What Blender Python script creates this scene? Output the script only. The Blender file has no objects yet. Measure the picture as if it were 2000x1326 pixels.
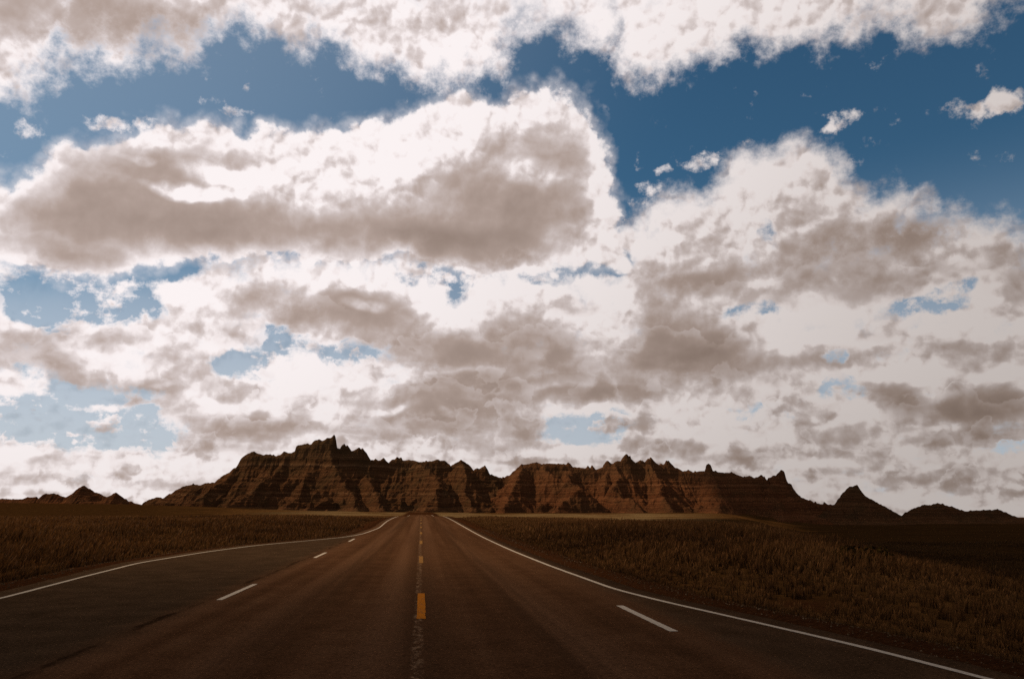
import bpy, bmesh, math, random
import numpy as np
from mathutils import Vector, noise as mnoise

random.seed(7)
rng = np.random.default_rng(7)
scene = bpy.context.scene
col = scene.collection
R = math.radians

# ------------------------------------------------------------------ camera
F_PX = 1500.0            # focal length for a picture 2000 px wide (27 mm lens)
EYE = 1.55
PITCH = math.atan(335.0 / F_PX)
YAW = math.atan(178.0 / math.hypot(335.0, F_PX))
cam_d = bpy.data.cameras.new('camera')
cam = bpy.data.objects.new('camera', cam_d)
col.objects.link(cam)
cam_d.sensor_width = 36.0
cam_d.lens = 27.0
cam_d.clip_start = 0.1
cam_d.clip_end = 40000.0
cam.location = (0.0, 0.0, EYE)
cam.rotation_euler = (math.pi / 2 + PITCH, 0.0, -YAW)
scene.camera = cam

# ------------------------------------------------------------------ exposure
scene.view_settings.view_transform = 'Standard'
scene.view_settings.look = 'None'
scene.view_settings.exposure = 0.0
scene.view_settings.gamma = 1.0
scene.view_settings.use_curve_mapping = False
scene.render.engine = 'CYCLES'
scene.cycles.use_denoising = False
scene.cycles.max_bounces = 6
scene.cycles.diffuse_bounces = 3
scene.cycles.sample_clamp_indirect = 0.3
scene.cycles.glossy_bounces = 2

# ------------------------------------------------------------------ sun
SUN_AZ, SUN_EL = R(-66.0), R(43.0)      # azimuth from the road direction (+Y), to the left
SUN_DIR = Vector((math.sin(SUN_AZ) * math.cos(SUN_EL), math.cos(SUN_AZ) * math.cos(SUN_EL), math.sin(SUN_EL)))
sun_d = bpy.data.lights.new('sun', 'SUN')
sun_d.energy = 5.0
sun_d.angle = R(0.53)
sun_d.color = (1.0, 0.82, 0.58)
sun = bpy.data.objects.new('sun', sun_d)
col.objects.link(sun)
sun.rotation_euler = (-SUN_DIR).to_track_quat('-Z', 'Y').to_euler()


def px_dir(px, py):
    """sight line of a point of the photograph -> (azimuth from the road, tan of elevation)"""
    X, Y = px - 1000.0, 663.0 - py
    fw = F_PX * math.cos(PITCH) - Y * math.sin(PITCH)
    up = F_PX * math.sin(PITCH) + Y * math.cos(PITCH)
    return math.atan2(X, fw) + YAW, up / math.hypot(X, fw)


# ------------------------------------------------------------------ sky (world nodes)
world = bpy.data.worlds.new('World')
scene.world = world
world.use_nodes = True
WT = world.node_tree
WT.nodes.clear()
SKY_STRENGTH = 0.1


class S:
    """one float or vector socket with arithmetic"""
    def __init__(self, sock): self.s = sock
    def __add__(a, b): return op('ADD', a, b)
    def __radd__(a, b): return op('ADD', b, a)
    def __sub__(a, b): return op('SUBTRACT', a, b)
    def __rsub__(a, b): return op('SUBTRACT', b, a)
    def __mul__(a, b): return op('MULTIPLY', a, b)
    def __rmul__(a, b): return op('MULTIPLY', b, a)
    def __truediv__(a, b): return op('DIVIDE', a, b)


def put(tree, sock, v):
    if isinstance(v, S): tree.links.new(v.s, sock)
    else: sock.default_value = v


def op(kind, a, b=None, c=None, clamp=False):
    n = WT.nodes.new('ShaderNodeMath'); n.operation = kind; n.use_clamp = clamp
    for i, v in enumerate((a, b, c)):
        if v is not None: put(WT, n.inputs[i], v)
    return S(n.outputs[0])


def vop(kind, a, b=None, c=None, out=0):
    n = WT.nodes.new('ShaderNodeVectorMath'); n.operation = kind
    for i, v in enumerate((a, b, c)):
        if v is not None: put(WT, n.inputs[i], v)
    return S(n.outputs[out])


def vscale(a, k):
    n = WT.nodes.new('ShaderNodeVectorMath'); n.operation = 'SCALE'
    put(WT, n.inputs[0], a); put(WT, n.inputs['Scale'], k)
    return S(n.outputs[0])


def mx(a, b): return op('MAXIMUM', a, b)
def mn(a, b): return op('MINIMUM', a, b)


def step(x, lo, hi, a=0.0, b=1.0):
    n = WT.nodes.new('ShaderNodeMapRange'); n.interpolation_type = 'SMOOTHSTEP'; n.clamp = True
    put(WT, n.inputs['Value'], x)
    n.inputs['From Min'].default_value = lo; n.inputs['From Max'].default_value = hi
    n.inputs['To Min'].default_value = a; n.inputs['To Max'].default_value = b
    return S(n.outputs[0])


def noise(vec, scale, detail, rough, lac=2.0, colour=False, distort=0.0):
    n = WT.nodes.new('ShaderNodeTexNoise'); n.noise_dimensions = '3D'
    put(WT, n.inputs['Vector'], vec)
    n.inputs['Scale'].default_value = scale; n.inputs['Detail'].default_value = detail
    n.inputs['Roughness'].default_value = rough; n.inputs['Lacunarity'].default_value = lac
    n.inputs['Distortion'].default_value = distort
    return S(n.outputs['Color' if colour else 'Fac'])


def billow(vec, scale, detail, rough):
    n = WT.nodes.new('ShaderNodeTexVoronoi'); n.feature = 'F1'; n.voronoi_dimensions = '3D'
    n.normalize = True
    put(WT, n.inputs['Vector'], vec)
    n.inputs['Scale'].default_value = scale; n.inputs['Detail'].default_value = detail
    n.inputs['Roughness'].default_value = rough
    return S(n.outputs['Distance'])


U0, U1, V0, V1 = -9.0, 14.0, -2.0, 14.0


def curve(u, pts):
    """height of an outline of the clouds over azimuth, pts in photograph pixels (sorted by azimuth)"""
    q = []
    for px, py in pts:
        a, t = px_dir(px, py)
        q.append(((a * 15 - U0) / (U1 - U0), (t * 15 - V0) / (V1 - V0)))
    q.sort()
    n = WT.nodes.new('ShaderNodeFloatCurve')
    c = n.mapping.curves[0]
    n.mapping.use_clip = False
    n.mapping.extend = 'HORIZONTAL'
    c.points[0].location = (0.0, q[0][1]); c.points[1].location = (1.0, q[-1][1])
    for x, y in q: c.points.new(x, y)
    for p in c.points: p.handle_type = 'VECTOR'
    n.mapping.update()
    put(WT, n.inputs['Value'], (u - U0) / (U1 - U0))
    return S(n.outputs[0]) * (V1 - V0) + V0


def under(u, v, pts, sign=1.0):
    """distance below (sign 1) or above (sign -1) an outline, measured square to it"""
    a, b = curve(u - 0.07, pts), curve(u + 0.07, pts)
    sl = (b - a) * (1 / 0.14)
    d = (a + b) * 0.5 - v if sign > 0 else v - (a + b) * 0.5
    return mn(mx(d / op('SQRT', sl * sl + 1.0), d - 1.0), d + 1.2)


def blobs(P, lst, acc=None):
    """sum of soft elliptical lumps, centre and radii in photograph pixels"""
    for cx, cy, rx, ry, w in lst:
        a, t = px_dir(cx, cy)
        a1, _ = px_dir(cx + rx, cy); _, t1 = px_dir(cx, cy - ry)
        sx = 1 / max(abs(a1 - a) * 15, 1e-3); sy = 1 / max(abs(t1 - t) * 15, 1e-3)
        q = vop('MULTIPLY_ADD', P, (sx, sy, 0.0), (-a * 15 * sx, -t * 15 * sy, 0.0))
        d = vop('DOT_PRODUCT', q, q, out=1)
        g = step(d, 3.4, 0.0)
        acc = op('MULTIPLY_ADD', g, w, acc if acc is not None else 0.0)
    return acc


tc = WT.nodes.new('ShaderNodeTexCoord')
D = S(tc.outputs['Generated'])
sep = WT.nodes.new('ShaderNodeSeparateXYZ'); WT.links.new(D.s, sep.inputs[0])
dx, dy, dz = S(sep.outputs[0]), S(sep.outputs[1]), S(sep.outputs[2])
az = op('ARCTAN2', dx, dy)
hyp = op('SQRT', dx * dx + dy * dy)
te = mn(dz / mx(hyp, 0.05), 3.0)
u0, v0 = az * 15.0, te * 15.0
P0 = S(WT.nodes.new('ShaderNodeCombineXYZ').outputs[0])
put(WT, P0.s.node.inputs[0], u0); put(WT, P0.s.node.inputs[1], v0)

N = vscale(D, 15.0)
kz = op('ABSOLUTE', dz) + 0.22
inv = op('DIVIDE', 1.0, kz)
Lp = vop('MULTIPLY', D, (1.0, 1.0, 0.0))
PL = vscale(Lp, inv)                                    # cloud-deck coordinates: flatter and finer low in the sky

wc = vop('SUBTRACT', noise(N, 1.1, 6.0, 0.60, colour=True), (0.5, 0.5, 0.5))
wl = vop('SUBTRACT', noise(N, 0.9, 2.5, 0.5, colour=True), (0.5, 0.5, 0.5))
P = vop('MULTIPLY_ADD', wc, (0.95, 0.80, 0.0), P0)      # ragged coordinates for outlines
Pd = vop('MULTIPLY_ADD', wl, (1.3, 0.85, 0.0), P0)       # gently bent ones for the shaded bodies
sp = WT.nodes.new('ShaderNodeSeparateXYZ'); WT.links.new(P.s, sp.inputs[0])
u, v = S(sp.outputs[0]), S(sp.outputs[1])

n1 = noise(N, 1.9, 5.5, 0.66)
LS = (-0.07, 0.02, 0.11)                                # towards the sun, up and to the left
n1l = noise(N, 1.3, 3.0, 0.48)
n1s = noise(vop('ADD', N, (-0.12, 0.03, 0.19)), 1.3, 3.0, 0.48)
pl1 = noise(PL, 3.4, 5.5, 0.64)
pl1l = noise(PL, 3.0, 3.0, 0.48)
pl1s = noise(vop('ADD', PL, (-0.03, -0.06, 0.0)), 3.0, 3.0, 0.48)
NB = vop('MULTIPLY_ADD', wc, (0.5, 0.5, 0.5), N)
bb = billow(NB, 2.0, 2.0, 0.5)
bbs = billow(vop('ADD', NB, (-0.06, 0.0, 0.10)), 2.0, 2.0, 0.5)

# --- outlines of the three big clouds, traced in the photograph
dB = under(u, v, [(-260, 400), (-120, 395), (0, 372), (60, 362), (110, 325), (150, 297), (190, 288), (225, 268), (255, 262), (290, 247), (330, 255),
                 (370, 260), (420, 248), (460, 250), (478, 268), (515, 264), (530, 275), (600, 264), (660, 258), (700, 255), (740, 243), (800, 232),
                 (850, 205), (890, 182), (915, 190), (945, 218), (985, 208), (1010, 190), (1045, 180), (1085, 186), (1120, 198),
                 (1142, 222), (1156, 262), (1166, 300), (1180, 338), (1196, 400), (1222, 480), (1262, 600), (1300, 800)])
eB = under(u, v, [(-260, 470), (0, 505), (60, 522), (160, 545), (260, 520), (330, 505), (500, 500), (640, 500), (780, 500), (900, 520), (1000, 535), (1110, 520),
                 (1190, 520), (1300, 520)], -1.0)
dM = under(u, v, [(-260, 520), (0, 505), (260, 505), (480, 490), (800, 480), (1000, 470), (1130, 465), (1175, 455), (1215, 440), (1262, 405), (1285, 375),
                 (1330, 365), (1375, 378), (1400, 352), (1425, 330), (1455, 312), (1490, 292), (1520, 285), (1535, 275), (1575, 264), (1615, 275),
                 (1634, 296), (1656, 340), (1684, 384), (1704, 398), (1750, 382), (1765, 400), (1800, 398),
                 (1850, 435), (1880, 415), (1950, 410), (1985, 440), (2040, 470), (2200, 480)])
dA = under(u, v, [(-300, 210), (-100, 205), (0, 182), (60, 178), (100, 165), (135, 125), (170, 130), (225, 138), (270, 125), (300, 105), (370, 97), (420, 78),
                 (470, 60), (500, 78), (540, 92), (600, 98), (650, 92), (672, 108), (720, 135), (800, 150), (850, 160), (925, 160),
                 (970, 145), (1000, 95), (1015, 65), (1060, 50), (1090, 60), (1130, 85), (1190, 95), (1210, 130), (1260, 155), (1310, 155), (1370, 128),
                 (1420, 108), (1445, 88), (1500, 92), (1560, 86), (1640, 84), (1680, 75), (1720, 45), (1760, 70), (1800, 75), (1860, 72), (1905, 70),
                 (1940, 30), (1975, 5), (2060, -30), (2300, -120)], -1.0)

n1c = n1 - 0.5
plc = pl1 - 0.5
bbc = 0.42 - bb
cB = mn(mn(dB, eB), 1.0) * 0.9 + 0.95 * bbc + 0.34 * n1c
gaps = blobs(P, [(x_, y_, rx_ * 1.1, ry_ * 1.1, w_ * 0.72) for x_, y_, rx_, ry_, w_ in [(150, 585, 105, 34, 1.5), (75, 606, 55, 20, 1.0), (235, 575, 55, 32, 1.0), (117, 628, 18, 26, 1.0), (308, 526, 48, 20, 1.3), (858, 538, 50, 17, 1.3),
                 (902, 560, 17, 28, 1.2), (1165, 505, 42, 22, 1.1), (1075, 540, 40, 10, 0.9), (1195, 480, 10, 30, 0.9), (620, 688, 85, 18, 1.0), (525, 668, 34, 20, 0.9),
                 (470, 720, 40, 22, 1.0), (60, 820, 100, 34, 1.2), (160, 845, 80, 26, 1.1), (275, 845, 60, 30, 1.2), (200, 762, 75, 16, 1.1), (25, 728, 50, 12, 1.0),
                 (1140, 838, 60, 22, 1.3), (1215, 820, 40, 15, 1.0), (1475, 610, 45, 10, 1.0), (1508, 450, 16, 24, 0.6), (1785, 607, 46, 13, 1.2), (1855, 573, 34, 17, 1.2),
                 (1640, 760, 26, 13, 1.1), (1490, 803, 45, 14, 1.1), (1636, 697, 11, 12, 0.85), (1950, 874, 50, 7, 1.0), (440, 700, 30, 12, 0.7)]])
gq = mn(gaps, 1.05)
cM = mn(dM, 0.55) + (plc + n1c) * (1.2 + gq * 1.9) + 0.35 * bbc - 0.80 * gq
cA = mn(dA, 0.8) * 0.8 + 1.7 * n1c + 0.25 * bbc
wisps = blobs(P, [(40, 245, 34, 17, 0.9), (225, 248, 60, 14, 0.8), (280, 240, 30, 12, 0.8), (1638, 238, 34, 14, 0.95), (1610, 255, 20, 10, 0.7), (1372, 316, 34, 14, 0.95), (1880, 225, 26, 30, 0.85),
                  (1930, 210, 40, 16, 0.85), (1975, 188, 36, 22, 0.9), (485, 170, 24, 8, 0.62), (465, 215, 24, 8, 0.62), (1290, 325, 14, 9, 0.75), (1270, 370, 14, 22, 0.85),
                  (1235, 425, 55, 22, 0.9), (1130, 195, 14, 12, 0.8)])
cW = 0.72 * wisps - 0.56 + 3.0 * n1c

# away from the view the broken cloud cover simply goes on
cov = mx(0.10 + 2.2 * (noise(PL, 1.1, 6.0, 0.55) - 0.5), 0.30 - v0 * 0.08 + 0.8 * plc)
front = step(op('ABSOLUTE', az - YAW), 0.72, 1.0, 1.0, 0.0) * step(v0, 9.6, 12.5, 1.0, 0.0)
cl = mx(mx(cA, cB), mx(cM, cW))
c = cov + (cl - cov) * front

thin = step(dM, 0.1, 0.9, 0.0, 0.26) * step(v0, 5.0, 1.5, 0.3, 1.0)
alpha = mx(mx(step(c, -0.26, 0.46), thin * front), step(cB, -0.05, 0.15) * front)

dark = blobs(Pd, [
    (110, 20, 330, 62, 0.95), (330, 40, 130, 40, 0.3), (560, 25, 110, 40, 0.28), (850, 25, 110, 40, 0.25), (1800, 20, 180, 40, 0.35),
    (230, 420, 165, 56, 0.62), (110, 378, 70, 32, 0.45), (400, 455, 220, 44, 0.80), (300, 470, 240, 26, 0.35), (300, 335, 110, 36, 0.5), (90, 488, 110, 20, 0.75), (190, 515, 85, 18, 0.75),
    (620, 450, 190, 44, 0.65), (900, 430, 130, 70, 0.85), (930, 490, 150, 26, 0.4), (1025, 295, 70, 36, 0.55), (1100, 280, 46, 44, 0.6), (1000, 375, 100, 62, 0.55), (930, 485, 110, 30, 0.7),
    (760, 466, 110, 30, 0.45), (860, 330, 40, 30, 0.3), (1080, 420, 55, 70, 0.5),
    (1700, 475, 150, 30, 0.95), (1800, 458, 70, 24, 0.75), (1590, 430, 70, 60, 0.45), (1400, 430, 90, 40, 0.25), (1290, 545, 120, 28, 0.75), (1430, 548, 120, 18, 0.7),
    (1975, 520, 40, 50, 0.6), (1680, 540, 200, 30, 0.35),
    (710, 625, 120, 36, 1.0), (600, 590, 130, 34, 0.6), (500, 560, 80, 26, 0.35), (655, 560, 30, 30, 0.4),
    (1010, 690, 160, 42, 0.95), (1050, 625, 80, 40, 0.5), (870, 690, 120, 24, 0.6),
    (1330, 655, 95, 50, 1.1), (1400, 700, 75, 34, 0.8), (1270, 722, 170, 28, 0.6), (1280, 620, 50, 30, 0.5),
    (1000, 765, 210, 22, 1.0), (870, 755, 80, 16, 0.6), (1190, 778, 100, 14, 0.7),
    (780, 800, 110, 18, 0.7), (760, 832, 100, 20, 0.75), (960, 835, 100, 34, 0.75), (860, 812, 80, 24, 0.5),
    (1850, 788, 120, 24, 1.0), (1960, 800, 70, 34, 0.9), (1720, 782, 60, 16, 0.6), (1900, 705, 70, 24, 0.55), (1900, 855, 150, 14, 0.75), (1700, 690, 110, 34, 0.45),
    (1560, 722, 80, 20, 0.4), (290, 782, 62, 28, 0.95), (50, 690, 80, 24, 0.85), (180, 655, 60, 14, 0.45), (370, 622, 90, 22, 0.45), (370, 702, 60, 16, 0.6), (410, 748, 70, 20, 0.55),
    (470, 832, 90, 18, 0.7), (430, 862, 90, 14, 0.6), (540, 842, 80, 14, 0.45), (90, 895, 60, 12, 0.5), (1300, 862, 60, 16, 0.5), (1620, 852, 60, 14, 0.55),
    (1200, 895, 200, 10, 0.4), (1500, 900, 200, 10, 0.3), (1800, 930, 250, 8, 0.4), (150, 935, 200, 10, 0.35),
    # sunlit heads standing in front of the grey
    (370, 374, 75, 13, -1.0), (455, 346, 75, 13, -0.9), (262, 303, 26, 8, -0.6), (310, 318, 120, 26, 0.75), (440, 300, 70, 12, 0.5), (200, 350, 70, 26, 0.4), (1040, 330, 60, 20, -0.6), (700, 598, 36, 10, -0.9), (790, 345, 60, 40, -0.35), (1110, 752, 70, 12, -0.5),
    (1160, 690, 40, 26, -0.5), (1340, 420, 90, 40, -0.2), (1400, 470, 60, 14, 0.3), (1330, 480, 50, 12, 0.3), (1480, 350, 60, 50, -0.3), (1500, 600, 150, 30, -0.45), (1580, 660, 110, 30, -0.4), (1100, 560, 110, 36, -0.6), (900, 595, 60, 30, -0.6), (1690, 640, 140, 26, -0.35),
    (640, 535, 80, 26, -0.5), (340, 560, 90, 30, -0.5), (1400, 830, 90, 20, -0.5), (1150, 885, 80, 20, -0.5), (620, 745, 70, 20, -0.5), (1160, 590, 60, 40, -0.4), (1850, 640, 100, 24, -0.4), (660, 800, 60, 16, -0.4), (1750, 740, 70, 14, -0.4), (1560, 800, 90, 14, -0.3), (310, 762, 20, 7, -0.7), (800, 745, 40, 9, -0.7), (760, 800, 24, 7, -0.7), (875, 812, 24, 7, -0.6), (1960, 730, 50, 14, -0.6), (1830, 770, 30, 12, -0.5),
])

soft = 1.0 - step(dark, 0.2, 1.1) * 0.6
emb = (n1l - n1s) * 1.3 + (bbs - bb) * 3.6 * soft + (n1l - n1) * 0.5
embL = (pl1l - pl1s) * 2.0 + (bbs - bb) * 1.4 * soft
lowm = step(v0, 2.2, 5.4, 1.0, 0.0)
relief = emb * (1.0 - 0.5 * lowm) + embL * lowm
edge = step(c - 0.3 * n1c, -0.05, 0.72, 0.08, 1.0)
body = 0.02 + dark * 0.66 + ((pl1l - 0.5) * 0.8) * lowm + 0.9 * (n1l - 0.5) + 0.5 * n1c * soft
tone0 = mx(edge * body - relief * 0.62, 0.0)
# receding rows of cumulus, the far ones first: lumpy white tops, greyer flat bases
swl = WT.nodes.new('ShaderNodeSeparateXYZ'); WT.links.new(wl.s, swl.inputs[0])
wlx = S(swl.outputs[0])
gate = step(cM, -0.45, 0.12) * step(dM, 0.3, 0.9) * front
for k, (base_k, hgt_k, fq, strength) in enumerate(((0.10, 0.42, 1.7, 0.75), (0.42, 0.50, 1.45, 0.8), (0.85, 0.62, 1.2, 0.85), (1.40, 0.75, 1.0, 0.85), (2.05, 0.85, 0.85, 0.85), (2.85, 0.95, 0.75, 0.75), (3.75, 1.0, 0.68, 0.65))):
    q = vop('MULTIPLY_ADD', P, (fq, fq * 1.25, 0.0), (3.1 * k, 1.7 * k, 7.3 * k + 0.4))
    nk = noise(q, 1.0, 3.5, 0.56)
    ck = (nk - 0.47) * (4.6 * hgt_k) + base_k + 0.35 * hgt_k - v
    bk = v - base_k - wlx * (0.9 * hgt_k) + (nk - 0.5) * 0.5
    ak = step(ck, -0.02, 0.10 * hgt_k + 0.03) * step(bk, 0.0, 0.34 * hgt_k) * strength * gate
    tk = step(ck - relief * 0.35, 0.02, 1.15 * hgt_k, 0.0, 0.80) + 0.36 * dark + 0.01
    tone0 = tone0 + (tk - tone0) * ak
    alpha = mx(alpha, ak * 1.15)
alpha = mn(alpha, 1.0)
tone = tone0 / (0.62 + tone0) * 1.18

ramp = WT.nodes.new('ShaderNodeValToRGB')
cr = ramp.color_ramp
cr.elements[0].position = 0.0; cr.elements[0].color = (0.97, 0.90, 0.90, 1)
cr.elements[1].position = 1.0; cr.elements[1].color = (0.235, 0.168, 0.135, 1)
for p_, c_ in ((0.18, (0.92, 0.835, 0.83, 1)), (0.42, (0.66, 0.575, 0.56, 1)), (0.68, (0.44, 0.345, 0.305, 1))):
    e = cr.elements.new(p_); e.color = c_
put(WT, ramp.inputs[0], tone)
# clouds nearer the sun are brighter and whiter than those on the far side
sd = vop('DOT_PRODUCT', D, tuple(SUN_DIR), out=1)
bright = step(sd, -0.2, 0.66, 0.54, 1.0) * step(te, -0.02, 0.20, 0.92, 1.0)
warm = WT.nodes.new('ShaderNodeMix'); warm.data_type = 'RGBA'
put(WT, warm.inputs[0], bright)
warm.inputs[6].default_value = (1.0, 0.93, 0.82, 1); warm.inputs[7].default_value = (1, 1, 1, 1)
ccol = vop('MULTIPLY', S(ramp.outputs[0]), S(warm.outputs[2]))
ccol = vscale(ccol, bright * (1.0 / SKY_STRENGTH))

sky = WT.nodes.new('ShaderNodeTexSky'); sky.sky_type = 'NISHITA'; sky.sun_disc = False
sky.sun_elevation = SUN_EL; sky.sun_rotation = SUN_AZ
sky.air_density = 1.0; sky.dust_density = 0.6; sky.ozone_density = 2.0; sky.altitude = 800
hz = WT.nodes.new('ShaderNodeMix'); hz.data_type = 'RGBA'
put(WT, hz.inputs[0], mx(step(te, -0.05, 0.46, 0.92, 0.0), step(sd, 0.35, 0.95, 0.0, 0.36)))
put(WT, hz.inputs[6], vop('MULTIPLY', S(sky.outputs[0]), (0.315, 0.545, 0.575)))
hz.inputs[7].default_value = (4.2, 4.9, 5.8, 1)
blue = S(hz.outputs[2])
mixn = WT.nodes.new('ShaderNodeMix'); mixn.data_type = 'RGBA'
put(WT, mixn.inputs[0], alpha); put(WT, mixn.inputs[6], blue); put(WT, mixn.inputs[7], ccol)
bg = WT.nodes.new('ShaderNodeBackground'); bg.inputs['Strength'].default_value = SKY_STRENGTH
WT.links.new(mixn.outputs[2], bg.inputs['Color'])
wo = WT.nodes.new('ShaderNodeOutputWorld'); WT.links.new(bg.outputs[0], wo.inputs['Surface'])
world.cycles.sampling_method = 'MANUAL'
world.cycles.sample_map_resolution = 512

# ================================================================== helpers
def fade(t): return t * t * (3 - 2 * t)


def vnoise(x, y, seed=0):
    """smooth lattice noise, -1..1"""
    xi = np.floor(x).astype(np.int64); yi = np.floor(y).astype(np.int64)
    xf = fade(x - xi); yf = fade(y - yi)

    def h(a, b):
        n = (a * 374761393 + b * 668265263 + seed * 974711) & 0x7fffffff
        n = ((n ^ (n >> 13)) * 1274126177) & 0x7fffffff
        n = (n ^ (n >> 16)) & 0xffff
        return n / 32767.5 - 1.0
    a, b, c, d = h(xi, yi), h(xi + 1, yi), h(xi, yi + 1), h(xi + 1, yi + 1)
    return (a + (b - a) * xf) + ((c + (d - c) * xf) - (a + (b - a) * xf)) * yf


def fbm(x, y, octs=4, seed=0, rough=0.5):
    s = np.zeros(np.broadcast(x, y).shape); amp = 1.0; tot = 0.0
    for o in range(octs):
        s = s + amp * vnoise(x * 2.03 ** o + o * 17.3, y * 2.03 ** o - o * 9.1, seed + o)
        tot += amp; amp *= rough
    return s / tot


def ridged(x, y, octs=3, seed=0):
    s = np.zeros(np.broadcast(x, y).shape); amp = 1.0; tot = 0.0
    for o in range(octs):
        s = s + amp * (1 - np.abs(vnoise(x * 2.1 ** o + o * 5.7, y * 2.1 ** o + o * 3.3, seed + o)) * 2.0)
        tot += amp; amp *= 0.5
    return s / tot


def sstep(x, a, b):
    return fade(np.clip((x - a) / (b - a), 0.0, 1.0))


def mesh_from(name, verts, faces, mat, parent=None, smooth=False):
    """verts (n,3) array, faces (m,3) or (m,4) array -> one linked mesh object"""
    me = bpy.data.meshes.new(name)
    verts = np.asarray(verts, dtype=np.float32); faces = np.asarray(faces, dtype=np.int32)
    k = faces.shape[1]
    me.vertices.add(len(verts)); me.vertices.foreach_set('co', verts.ravel())
    me.loops.add(faces.size); me.loops.foreach_set('vertex_index', faces.ravel())
    me.polygons.add(len(faces))
    me.polygons.foreach_set('loop_start', np.arange(0, faces.size, k, dtype=np.int32))
    me.polygons.foreach_set('use_smooth', np.full(len(faces), smooth, dtype=bool))
    me.update(calc_edges=True)
    me.validate()
    me.materials.append(mat)
    o = bpy.data.objects.new(name, me); col.objects.link(o)
    if parent is not None: o.parent = parent
    return o


def grid_faces(nr, nc):
    i = np.arange(nr - 1)[:, None] * nc + np.arange(nc - 1)[None, :]
    return np.stack([i, i + 1, i + nc + 1, i + nc], axis=-1).reshape(-1, 4)


def tag(o, label, cat=None, kind=None, group=None):
    o['label'] = label
    if cat: o['category'] = cat
    if kind: o['kind'] = kind
    if group: o['group'] = group


class Mat:
    def __init__(self, name, rough=0.9, spec=0.2):
        self.m = bpy.data.materials.new(name); self.m.use_nodes = True
        self.t = self.m.node_tree
        self.b = self.t.nodes['Principled BSDF']
        self.b.inputs['Roughness'].default_value = rough
        self.b.inputs['Specular IOR Level'].default_value = spec
    def n(self, kind, **kw):
        x = self.t.nodes.new(kind)
        for k, v in kw.items(): setattr(x, k, v)
        return x
    def l(self, a, b): self.t.links.new(a, b)
    def pos(self):
        return self.n('ShaderNodeNewGeometry').outputs['Position']
    def mapping(self, vec, scale=(1, 1, 1), loc=(0, 0, 0)):
        x = self.n('ShaderNodeMapping'); self.l(vec, x.inputs[0])
        x.inputs['Scale'].default_value = scale; x.inputs['Location'].default_value = loc
        return x.outputs[0]
    def noise(self, vec, scale, detail=4.0, rough=0.5, out=0):
        x = self.n('ShaderNodeTexNoise'); self.l(vec, x.inputs['Vector'])
        x.inputs['Scale'].default_value = scale; x.inputs['Detail'].default_value = detail; x.inputs['Roughness'].default_value = rough
        return x.outputs[out]
    def ramp(self, fac, stops, interp='LINEAR'):
        x = self.n('ShaderNodeValToRGB'); self.l(fac, x.inputs[0])
        r = x.color_ramp; r.interpolation = interp
        r.elements[0].position, r.elements[1].position = stops[0][0], stops[-1][0]
        r.elements[0].color = tuple(stops[0][1]) + (1,); r.elements[1].color = tuple(stops[-1][1]) + (1,)
        for p_, c_ in stops[1:-1]:
            e = r.elements.new(p_); e.color = tuple(c_) + (1,)
        return x.outputs[0]
    def math(self, opn, a, b=None, c=None, clamp=False):
        x = self.n('ShaderNodeMath', operation=opn); x.use_clamp = clamp
        for i, v in enumerate((a, b, c)):
            if v is None: continue
            if isinstance(v, (int, float)): x.inputs[i].default_value = v
            else: self.l(v, x.inputs[i])
        return x.outputs[0]
    def range(self, v, a, b, c=0.0, d=1.0):
        x = self.n('ShaderNodeMapRange', interpolation_type='SMOOTHSTEP'); self.l(v, x.inputs[0])
        for i, q in enumerate((a, b, c, d)): x.inputs[i + 1].default_value = q
        return x.outputs[0]
    def mix(self, f, a, b, mode='MIX'):
        x = self.n('ShaderNodeMix', data_type='RGBA', blend_type=mode)
        for i, v in ((0, f), (6, a), (7, b)):
            if isinstance(v, (int, float)): x.inputs[i].default_value = v
            elif isinstance(v, tuple): x.inputs[i].default_value = v + (1,) if len(v) == 3 else v
            else: self.l(v, x.inputs[i])
        return x.outputs[2]
    def sepxyz(self, v):
        x = self.n('ShaderNodeSeparateXYZ'); self.l(v, x.inputs[0]); return x.outputs
    def attr(self, name):
        return self.n('ShaderNodeAttribute', attribute_name=name).outputs
    def bump(self, h, strength, dist):
        x = self.n('ShaderNodeBump'); self.l(h, x.inputs['Height'])
        x.inputs['Strength'].default_value = strength; x.inputs['Distance'].default_value = dist
        self.l(x.outputs[0], self.b.inputs['Normal'])
    def base(self, c): self.l(c, self.b.inputs['Base Color'])


# ================================================================== the lie of the land
def road_z(y):
    """the road climbs gently to a crest 120 m ahead and dips behind it"""
    y = np.asarray(y, dtype=float)
    return 0.74 * sstep(y, 22, 122) - 0.55 * sstep(y, 122, 190) + 0.75 * sstep(y, 200, 420)


def lerp_pts(pts, y):
    return np.interp(y, [p[1] for p in pts], [p[0] for p in pts])


def on_road(px, py):
    """where the sight line of a photograph point meets the road"""
    a, t = px_dir(px, py)
    d = EYE / -t
    for _ in range(30):
        d = 0.5 * d + 0.5 * (EYE - float(road_z(d * math.cos(a)))) / -t
    return d * math.sin(a), d * math.cos(a)


edgeL = [on_road(*p) for p in ((0, 1167), (150, 1128), (270, 1098), (400, 1077), (500, 1064), (600, 1055), (680, 1048), (710, 1042), (740, 1031))]
edgeR = [on_road(*p) for p in ((1930, 1324), (1850, 1303), (1700, 1265), (1560, 1233), (1400, 1197), (1300, 1175), (1200, 1150), (1150, 1132), (1080, 1107), (1000, 1075))]
edgeL = [(-7.7, -60.0), (-7.75, 6.0)] + edgeL + [(-3.55, 85.0), (-3.5, 420.0)]
edgeR = [(6.6, -60.0), (6.0, 5.0)] + edgeR + [(3.55, 45.0), (3.5, 420.0)]
print('edgeL', [(round(a, 2), round(b, 1)) for a, b in edgeL]); print('edgeR', [(round(a, 2), round(b, 1)) for a, b in edgeR])


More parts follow.
